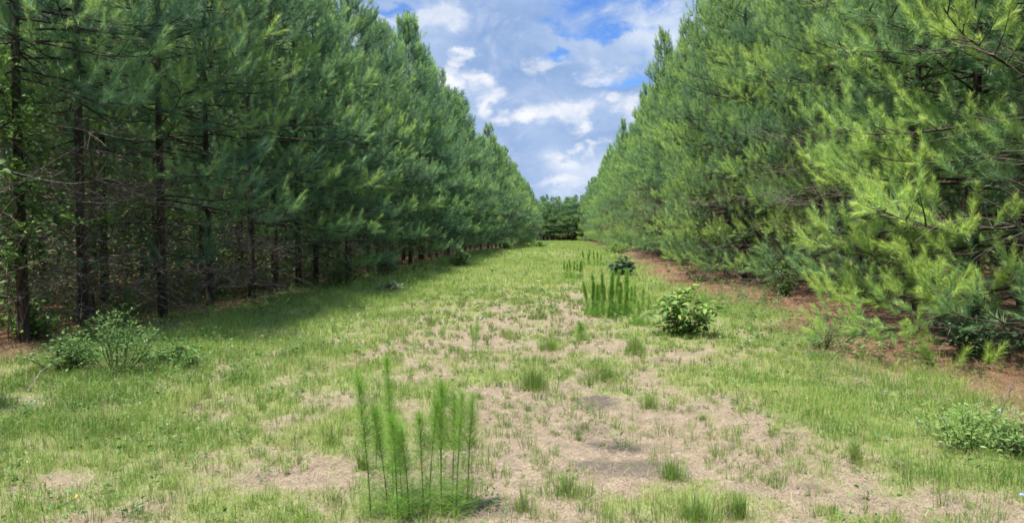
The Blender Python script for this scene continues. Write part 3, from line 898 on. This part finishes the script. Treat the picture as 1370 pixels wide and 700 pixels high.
def plants():
    dog_fennel(560, 694, 13, .45, .88, .27, "tall feathery weed with thin dark stems, close in the foreground", 401, 1.15, .0019, Lf=.075)
    dog_fennel(816, 424, 17, .5, .9, .42, "dense clump of upright feathery weeds left of the leafy shrub", 402, 2.2, .0045, Lf=.05)
    dog_fennel(858, 434, 4, .4, .72, .15, "few thin feathery stems between the weed clump and leafy shrub", 403, .7, .0045)
    dog_fennel(767, 372, 7, .5, .75, .35, "small far feathery weed beside the bare wheel track", 404, .8, .007)
    dog_fennel(792, 356, 6, .5, .8, .5, "farthest feathery weed, thin stems left of the dark shrub", 405, .7, .010)
    dog_fennel(632, 474, 2, .3, .45, .04, "lone thin weed stem standing in a bare patch", 406, .5, .0045, Lf=.05)
    dog_fennel(775, 456, 2, .2, .32, .05, "short leafy weed stem on the bare wheel track", 407, .8, .006)
    dog_fennel(150, 432, 2, .5, .7, .08, "bright feathery stem rising behind the bushy weed at left", 408, 1.2, .005)
    dog_fennel(515, 640, 3, .25, .45, .1, "short feathery shoots left of the foreground feathery weed", 409, .8, .0024)

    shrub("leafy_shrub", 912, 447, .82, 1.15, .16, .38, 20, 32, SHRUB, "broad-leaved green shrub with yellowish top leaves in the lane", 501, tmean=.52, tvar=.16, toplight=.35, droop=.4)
    shrub("leafy_shrub", 832, 366, .8, 1.1, .17, .38, 24, 34, DARKSHRUB, "dark glossy shrub standing alone near the right trees", 502, tmean=.5, droop=.4)
    shrub("leafy_shrub", 615, 358, .85, 1.15, .12, .45, 34, 44, WEED, "round light green shrub at the foot of the left trees", 503, tmean=.6, tvar=.2)
    shrub("leafy_shrub", 519, 393, .32, .75, .10, .5, 22, 26, PALELEAF, "low pale-leaved shrub on the left grass edge", 504, tmean=.75, tvar=.2)
    shrub("leafy_shrub", 132, 508, .8, 1.3, .05, .34, 30, 50, WEED, "bushy fine-leaved weed in the shade at lower left", 505, stemmat=STEMG, shape=.55, tmean=.45, tvar=.2, el=(-.1, 1.), droop=.2)
    shrub("leafy_shrub", 215, 500, .35, .8, .06, .4, 30, 40, WEED, "low spreading weed right of the bushy weed at left", 506, tmean=.45, el=(-.1, .9))
    shrub("leafy_shrub", 55, 505, .4, .9, .07, .4, 30, 40, WEED, "low leafy weed at the left picture edge on pine straw", 507, tmean=.35, el=(-.1, .9))
    shrub("leafy_shrub", 8, 470, .55, .8, .09, .55, 20, 30, WEED, "leafy sprout around the foot of the vine-covered trunk", 508, tmean=.4)
    shrub("leafy_shrub", 1285, 470, .7, 1.2, .10, .42, 26, 34, DARKSHRUB, "dark broad-leaved bush under the bright right boughs", 509, tmean=.55, droop=.35)
    shrub("leafy_shrub", 1358, 462, .5, .7, .10, .45, 12, 20, DARKSHRUB, "dark bush at the right picture edge on pine straw", 510, tmean=.5, droop=.35)
    shrub("leafy_shrub", 1095, 460, .5, .75, .045, .28, 18, 30, WEED, "slender upright weed on the straw below the right trees", 511, tmean=.5, el=(.1, 1.1), droop=.15, shape=.4)
    shrub("leafy_shrub", 1286, 590, .32, .95, .045, .3, 26, 44, WEED, "bright leafy weed on the right grass edge with blue flowers", 512, stemmat=STEMG, tmean=.9, el=(.0, 1.), droop=.2)
    shrub("leafy_shrub", 1356, 598, .24, .6, .05, .4, 20, 30, WEED, "leafy weed at the right picture edge beside pine straw", 513, tmean=.5, el=(.0, 1.), droop=.2)
    shrub("leafy_shrub", 1042, 398, 1.0, 1.1, .09, .3, 30, 44, WEED, "small bushy sapling at the grass edge under the right pines", 514, tmean=.5, el=(-.2, .8))
    shrub("leafy_shrub", 825, 342, .9, 2.6, .16, .3, 50, 40, WEED, "far light green thicket behind the dark shrub", 515, tmean=.9, tvar=.12, el=(.1, 1.2))
    shrub("leafy_shrub", 678, 337, .85, 1.2, .16, .4, 26, 34, WEED, "far small bright shrub under the left sunlit pines", 516, tmean=.9, tvar=.12)
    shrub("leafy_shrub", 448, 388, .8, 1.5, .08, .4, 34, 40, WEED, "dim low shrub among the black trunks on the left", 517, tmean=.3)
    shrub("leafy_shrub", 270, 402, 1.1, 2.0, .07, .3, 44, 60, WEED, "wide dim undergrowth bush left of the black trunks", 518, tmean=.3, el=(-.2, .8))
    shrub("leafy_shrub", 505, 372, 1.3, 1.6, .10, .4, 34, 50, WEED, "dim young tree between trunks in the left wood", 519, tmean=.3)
    shrub("leafy_shrub", 720, 331, .8, 3.0, .2, .3, 50, 40, WEED, "low far weeds at the end of the lane on the left", 520, tmean=.9, tvar=.1, el=(.1, 1.2))
    shrub("leafy_shrub", 1160, 412, 1.0, 1.4, .10, .45, 30, 40, DARKSHRUB, "dark young shrub beside the trunk under the right boughs", 521, tmean=.6)

    T = [
        (1137, 612, .26, .06, 170, "upright bright green tuft standing alone in dry thatch on the right", .3),
        (436, 604, .2, .09, 150, "coarse green tuft leaning left, left of the feathery weed", .25),
        (480, 640, .2, .08, 130, "tuft with a brown base beside the foreground feathery weed", .4),
        (715, 520, .26, .3, 700, "wide bright tuft in the middle of the lane", .32),
        (812, 505, .26, .26, 560, "grass tuft right of the wide middle tuft", .32),
        (735, 470, .22, .25, 380, "dense tuft on the left side of the wheel track", .35),
        (590, 545, .2, .16, 320, "soft tuft right behind the foreground feathery weed", .3),
        (930, 694, .2, .28, 560, "large grassy tuft at the bottom, right of centre", .3),
        (985, 690, .24, .12, 240, "tall blades at the right end of the bottom tuft", .3),
        (760, 665, .16, .26, 360, "thin grassy tuft at the bottom centre", .36),
        (700, 690, .15, .12, 160, "sparse tuft right of the foreground feathery weed", .36),
        (900, 640, .2, .14, 220, "pointed tuft right of the dark soil stain", .3),
        (938, 560, .09, .09, 130, "small bluish low tuft on dry ground at right", .08),
        (745, 583, .07, .08, 110, "small dark low tuft in the bare middle", .08),
        (775, 590, .07, .07, 90, "tiny dark tuft just left of the soil stain", .08),
        (870, 545, .16, .2, 260, "loose tuft on the right side of the bare middle", .4),
        (640, 535, .12, .14, 170, "short tuft on bare ground left of centre", .4),
        (575, 440, .3, .1, 120, "spiky tuft on the left edge of the bare patch", .45),
        (680, 455, .28, .12, 120, "brownish spiky tuft in the bare patch", .6),
        (725, 430, .3, .14, 120, "upright green tuft beside the wheel track", .35),
        (260, 540, .26, .07, 90, "pale upright tuft in the left grass", .5),
        (850, 470, .3, .25, 300, "green tuft in front of the leafy shrub", .38),
    ]
    for i, (px, py, h, sp, n, lab, ti) in enumerate(T):
        tuft(px, py, h, sp, n, lab, 600 + i, ti, w=.0042 * max(1, at(px, py)[1] / 8))
    tuft(1190, 618, .07, .11, 420, "dark brown dried clump right of the upright green tuft", 640, .9, lean=1.2, dry=1.0, name="dead_grass_clump", cat="dead grass", group="dead grass clumps")

    # blue wild flowers
    FL = [(1353, 672, "blue flower nearest the lower right corner"), (1315, 552, "blue flower left of the edge weed on the right"),
          (1290, 546, "blue flower above the bright leafy weed on the right"), (1218, 572, "blue flower in green grass left of the leafy weed"),
          (1252, 570, "pale blue flower just left of the bright leafy weed"), (1176, 530, "blue flower at the edge of right pine straw"),
          (978, 518, "lone blue flower in grass right of the lane middle")]
    for i, (px, py, lab) in enumerate(FL):
        rg = R(700 + i); p = at(px, py)
        root = empty("wild_flower", P3(p), rg.uniform(0, 6), lab, "flower", "blue wild flowers")
        h = 9 * p[1] / F_PX + .06
        st = MB(); st.tube([[0, 0, 0], [.01, 0, h * .6], [.012, .01, h]], [.002, .0015, .001], 4); st.build("stem", STEMG, root)
        pt = MB()
        n = 5; az = np.arange(n) * 6.283 / n
        Dv = np.stack([np.cos(az), np.sin(az), np.full(n, .5)], -1)
        leaves(pt, np.tile([.012, .01, h], (n, 1)), Dv, .017, .014, rg.random(n), rg, .1, .1)
        pt.build("petal", PETAL, root, False)
    # fallen yellow leaf
    mb = MB(); rg = R(720)
    leaves(mb, np.array([[0, 0, .02]]), np.array([[.7, -.5, .25]]), .05, .032, np.array([.6]), rg, .25, .2)
    o = mb.build("fallen_leaf", YLEAF, None, False); o.location = P3(at(65, 688)); tag(o, "small yellow fallen leaf on soil at the lower left", "leaf")

    # sticks
    def stick(a, b, r, label, seed, bow=.0, lift=.02):
        rg = R(seed); pa = np.array(P3(at(*a))); pb = np.array(P3(at(*b)))
        t = np.linspace(0, 1, 8)[:, None]
        pts = (pb - pa) * t + np.array([0, 0, 1]) * (4 * bow * t * (1 - t)) + rg.normal(0, .012, (8, 3)); pts[:, 2] += lift
        mb = MB(); mb.tube(pts, np.linspace(r, r * .4, 8), 5)
        d = unit((pb - pa)[None])[0]
        for i in (3, 5):
            q = pts[i] + np.outer(np.linspace(0, 1, 4), d * .25 + rg.normal(0, .15, 3) + np.array([0, 0, .08])); mb.tube(q, np.linspace(r * .5, r * .2, 4), 4)
        o = mb.build("fallen_stick", DEADWOOD); o.location = pa; tag(o, label, "stick", "fallen sticks")
    stick((1155, 436), (1188, 446), .009, "pale thin stick lying on straw left of the bright boughs", 801, .03)
    stick((1198, 450), (1206, 466), .012, "short dark stick lying on straw under the bright boughs", 802, .02)
    stick((0, 540), (62, 508), .008, "pale dead stem arching over the weeds at the left edge", 803, .14, .06)
    stick((962, 372), (976, 385), .012, "thin dead stick leaning at the right grass edge", 804, .05)
    stick((1318, 545), (1335, 500), .006, "thin dry stem on the straw at far right", 805, .08)

    # dead stripped sapling on the left
    rg = R(810)
    p = at(97, 447)
    root = empty("dead_sapling", P3(p), 0, "dead stripped sapling with tangled grey twigs on the left straw", "dead tree")
    mb = MB()
    zz = np.linspace(0, 3.6, 10)
    pts = np.stack([np.cumsum(rg.normal(0, .03, 10)), np.cumsum(rg.normal(0, .03, 10)), zz], -1)
    mb.tube(pts, np.array([.075, .05, .042, .04, .036, .032, .026, .02, .014, .006]), 7)
    for k in range(5):
        a = rg.uniform(0, 6.28)
        q = np.stack([np.cos(a) * np.array([.03, .06, .12]), np.sin(a) * np.array([.03, .06, .12]), np.array([.55, .25, -.02])], -1)
        mb.tube(q, [.012, .02, .012], 5)
    mb.build("trunk", STEMB, root)
    tw = MB()
    for k in range(46):
        z = rg.uniform(.25, 3.3); i = int(z / .4)
        dead_limb(tw, pts[min(i, 9)] * [1, 1, 0] + [0, 0, z], rg.uniform(0, 6.28), rg.uniform(-.5, .5), rg.uniform(.5, 1.6), rg.uniform(.005, .011), rg, rg.integers(5, 11))
    tw.build("dead_wood", DEADWOOD, root)

    # vine on the first trunk
    rg = R(820)
    root = empty("climbing_vine", (-7.35, 9.62, float(gz(-7.4, 9.7))), 0, "leafy green vine climbing the trunk at the left edge", "vine")
    st, lf = MB(), MB()
    PP = []
    for k in range(5):
        t = np.linspace(0, 1, 22); ph = rg.uniform(0, 6)
        z = t * rg.uniform(2.6, 4.4); rad = .16
        pts = np.stack([rad * np.cos(ph + t * 7) , rad * np.sin(ph + t * 7), z], -1)
        st.tube(pts, np.linspace(.008, .003, 22), 4)
        PP.append(pts[6:])
        for q in range(4):
            i = rg.integers(7, 21)
            b, d = limb(pts[i], rg.uniform(-2.2, 1.0), rg.uniform(-.2, .5), rg.uniform(.4, 1.3), 7, rg, -.8, 0, .15)
            st.tube(b, np.linspace(.004, .0015, 7), 3); PP += [b[1:], b[1:] * .5 + b[:-1] * .5]
    P = np.concatenate(PP); P = np.repeat(P, 4, 0) + rg.normal(0, .06, (len(P) * 4, 3)); m = len(P)
    az = rg.uniform(0, 6.28, m); ee = rg.uniform(-.5, .5, m)
    Dv = np.stack([np.cos(az) * np.cos(ee), np.sin(az) * np.cos(ee), np.sin(ee)], -1)
    L = rg.uniform(.05, .11, m)
    leaves(lf, P, Dv, L, L * .75, np.clip(rg.normal(.6, .2, m), 0, 1), rg, .2, .3)
    st.build("stem", STEMB, root); lf.build("foliage", WEED, root, False)


plants()

# ------------------------------------------------------------------ light and sky
SUN_EL, SUN_AZ = 72.5, 220.0           # azimuth counted from +Y clockwise: behind the camera, to the left


def world():
    w = bpy.data.worlds.new("World"); scene.world = w; w.use_nodes = True
    nt = w.node_tree; nd = nt.nodes; lk = nt.links; nd.clear()
    sky = nd.new("ShaderNodeTexSky"); sky.sky_type = 'NISHITA'; sky.sun_disc = False
    sky.sun_elevation = D2R(SUN_EL); sky.sun_rotation = D2R(SUN_AZ); sky.air_density = 1.0; sky.dust_density = .1; sky.ozone_density = 4.0
    bg = nd.new("ShaderNodeBackground"); bg.inputs[1].default_value = .07
    hsv = nd.new("ShaderNodeHueSaturation"); hsv.inputs["Saturation"].default_value = 1.3; hsv.inputs["Hue"].default_value = .515; lk.new(sky.outputs[0], hsv.inputs["Color"]); lk.new(hsv.outputs[0], bg.inputs[0])
    tc = nd.new("ShaderNodeTexCoord")

    def mp(scale, loc=(0, 0, 0)):
        m = nd.new("ShaderNodeMapping"); m.inputs["Scale"].default_value = scale; m.inputs["Location"].default_value = loc
        lk.new(tc.outputs["Generated"], m.inputs[0]); return m.outputs[0]

    def noise(vec, sc, det, rough=.55, dist=0):
        n = nd.new("ShaderNodeTexNoise"); n.inputs["Scale"].default_value = sc; n.inputs["Detail"].default_value = det
        n.inputs["Roughness"].default_value = rough; n.inputs["Distortion"].default_value = dist
        lk.new(vec, n.inputs["Vector"]); return n.outputs[0]

    def mth(op, a, b=None, c=None):
        x = nd.new("ShaderNodeMath"); x.operation = op
        for i, q in enumerate((a, b, c)):
            if q is None: continue
            if isinstance(q, (int, float)): x.inputs[i].default_value = q
            else: lk.new(q, x.inputs[i])
        return x.outputs[0]

    def smooth(v, a, b):
        m = nd.new("ShaderNodeMapRange"); m.interpolation_type = 'SMOOTHSTEP'
        m.inputs[1].default_value = a; m.inputs[2].default_value = b; lk.new(v, m.inputs[0]); return m.outputs[0]

    warp = nd.new("ShaderNodeTexNoise"); warp.inputs["Scale"].default_value = 14; warp.inputs["Detail"].default_value = 6; warp.inputs["Roughness"].default_value = .6
    lk.new(mp((1, 1, 1.6)), warp.inputs["Vector"])
    wv = nd.new("ShaderNodeVectorMath"); wv.operation = 'SUBTRACT'; lk.new(warp.outputs[1], wv.inputs[0]); wv.inputs[1].default_value = (.5, .5, .5)

    def blob(px, py, rx, ry, amt=1.0):
        """lump of cloud round one direction of the sky"""
        d = np.array([(px - VPX) / F_PX, 1.0, (HOR - py) / F_PX]); nrm = np.linalg.norm(d); d /= nrm
        s = nd.new("ShaderNodeVectorMath"); s.operation = 'MULTIPLY_ADD'
        lk.new(wv.outputs[0], s.inputs[0]); s.inputs[1].default_value = (.14 * amt, .0, .10 * amt); lk.new(tc.outputs["Generated"], s.inputs[2])
        q = nd.new("ShaderNodeVectorMath"); q.operation = 'SUBTRACT'; lk.new(s.outputs[0], q.inputs[0]); q.inputs[1].default_value = tuple(d)
        k = nd.new("ShaderNodeVectorMath"); k.operation = 'MULTIPLY'; lk.new(q.outputs[0], k.inputs[0])
        k.inputs[1].default_value = (F_PX / rx, .6 * F_PX / rx, F_PX / ry)
        l = nd.new("ShaderNodeVectorMath"); l.operation = 'LENGTH'; lk.new(k.outputs[0], l.inputs[0])
        return l.outputs["Value"]

    def union(vals, a, b):
        o = None
        for v in vals:
            s = smooth(v, b, a) if False else None
            m = nd.new("ShaderNodeMapRange"); m.interpolation_type = 'SMOOTHSTEP'
            m.inputs[1].default_value = a; m.inputs[2].default_value = b; m.inputs[3].default_value = 1; m.inputs[4].default_value = 0
            lk.new(v, m.inputs[0])
            o = m.outputs[0] if o is None else mth('MAXIMUM', o, m.outputs[0])
        return o

    n1 = noise(mp((1, 1, 1.5), (3.1, 0, 1.7)), 5.5, 9, .58, .3)
    n3 = noise(mp((1, 1, 1.5), (1.3, 4, 2.2)), 3.2, 5, .5, .8)
    n2 = noise(mp((1, 1, 1.3), (7.3, 2, .3)), 11, 9, .6, .5)
    # openings of blue
    gaps = union([blob(795, 20, 60, 26), blob(780, 45, 60, 9), blob(835, 45, 55, 8), blob(845, 103, 34, 12), blob(745, 85, 16, 9), blob(885, 4, 40, 12), blob(520, 5, 30, 10)], .3, 1.5)
    gen = smooth(n1, .40, .30)
    gap = mth('MAXIMUM', mth('MULTIPLY', gaps, smooth(n2, .66, .40)), mth('MULTIPLY', smooth(n1, .34, .26), .5))
    # bright cumulus heads
    heads = union([blob(805, 97, 30, 10), blob(724, 97, 22, 10), blob(630, 105, 18, 14), blob(648, 132, 14, 20), blob(598, 108, 14, 30), blob(767, 165, 12, 17), blob(755, 148, 35, 12),
                   blob(762, 215, 20, 10), blob(720, 155, 22, 12), blob(843, 150, 16, 20), blob(750, 240, 36, 8), blob(895, 8, 30, 8), blob(680, 155, 22, 12), blob(560, 20, 40, 16), blob(800, 195, 14, 9), blob(605, 75, 14, 7)], .2, 1.6)
    tex = smooth(n2, .30, .66)
    white = mth('MULTIPLY', heads, mth('MULTIPLY_ADD', tex, .75, .3))
    white = mth('MAXIMUM', white, mth('MULTIPLY', smooth(n2, .53, .75), .4))
    body = ramp(nd, [(.28, (.27, .42, .72)), (.5, (.42, .56, .82)), (.66, (.66, .76, .94))]); soft = union([blob(800, 145, 70, 30), blob(780, 75, 90, 22), blob(560, 40, 70, 30), blob(640, 150, 50, 40), blob(880, 60, 60, 25), blob(750, 225, 90, 40)], .2, 1.9)
    grey = union([blob(690, 130, 34, 90), blob(790, 190, 60, 22), blob(660, 40, 50, 40), blob(840, 115, 60, 10)], .1, 1.8)
    bl = mth('ADD', mth('MULTIPLY', n1, .45), mth('MULTIPLY', n3, .25)); bl = mth('MULTIPLY_ADD', n2, .30, bl)
    bl = mth('MULTIPLY_ADD', mth('SUBTRACT', bl, .5), 1.5, .5)
    bl = mth('MULTIPLY_ADD', soft, .10, mth('SUBTRACT', bl, .05)); bl = mth('MULTIPLY_ADD', grey, -.12, bl)
    lk.new(bl, body.inputs[0])
    mx = nd.new("ShaderNodeMix"); mx.data_type = 'RGBA'; lk.new(white, mx.inputs[0]); lk.new(body.outputs[0], mx.inputs[6]); mx.inputs[7].default_value = (.95, .97, 1.02, 1)
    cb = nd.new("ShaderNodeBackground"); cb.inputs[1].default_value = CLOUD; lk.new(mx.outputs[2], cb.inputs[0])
    cov = mth('SUBTRACT', 1.0, mth('MULTIPLY', gap, .95))
    cov = mth('MAXIMUM', cov, mth('MULTIPLY', white, 1.0))
    # unseen sky high overhead brightened, added as ambient fill for trees and ground
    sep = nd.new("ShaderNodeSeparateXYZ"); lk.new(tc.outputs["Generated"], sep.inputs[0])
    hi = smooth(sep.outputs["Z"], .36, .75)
    lk.new(mth('MULTIPLY', mth('MULTIPLY_ADD', hi, OVERHEAD_FILL - 1.0, 1.0), CLOUD), cb.inputs[1])
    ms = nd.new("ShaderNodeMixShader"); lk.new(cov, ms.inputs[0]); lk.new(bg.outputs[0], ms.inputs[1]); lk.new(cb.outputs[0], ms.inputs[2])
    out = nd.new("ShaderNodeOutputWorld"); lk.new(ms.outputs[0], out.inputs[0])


CLOUD, OVERHEAD_FILL = .385, 2.5
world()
sun = bpy.data.lights.new("sun", 'SUN'); sun.energy = 4.3; sun.angle = D2R(.6); sun.color = (1.0, .94, .81)
so = bpy.data.objects.new("sun", sun); C.objects.link(so)
so.rotation_euler = (D2R(90 - SUN_EL), 0, D2R(180 - SUN_AZ))
# sun direction check: lamp shines along its -Z; rotate so that it comes from azimuth SUN_AZ (clockwise from +Y)
from mathutils import Vector
sd = Vector((math.sin(D2R(SUN_AZ)) * math.cos(D2R(SUN_EL)), math.cos(D2R(SUN_AZ)) * math.cos(D2R(SUN_EL)), math.sin(D2R(SUN_EL))))
so.rotation_euler = sd.to_track_quat('Z', 'Y').to_euler()
so.location = (0, 0, 30)

cam = bpy.data.cameras.new("camera"); cam.sensor_width = 36; cam.lens = F_PX / 1370 * 36; cam.clip_end = 6000; cam.clip_start = .05
co = bpy.data.objects.new("camera", cam); C.objects.link(co)
co.location = (0, 0, EYE); co.rotation_euler = (math.pi / 2 - PITCH, 0, YAW)
scene.camera = co

vs = scene.view_settings
vs.view_transform = 'Standard'; vs.look = 'None'; vs.gamma = 1; vs.use_curve_mapping = False; vs.exposure = 1.4
cy = scene.cycles
cy.max_bounces = 6; cy.diffuse_bounces = 3; cy.glossy_bounces = 2; cy.transmission_bounces = 3; cy.transparent_max_bounces = 4
cy.caustics_reflective = False; cy.caustics_refractive = False
cy.use_denoising = True; cy.denoiser = 'OPENIMAGEDENOISE'; cy.denoising_input_passes = 'RGB_ALBEDO_NORMAL'
cy.pixel_filter_type = 'BLACKMAN_HARRIS'; cy.filter_width = 1.7
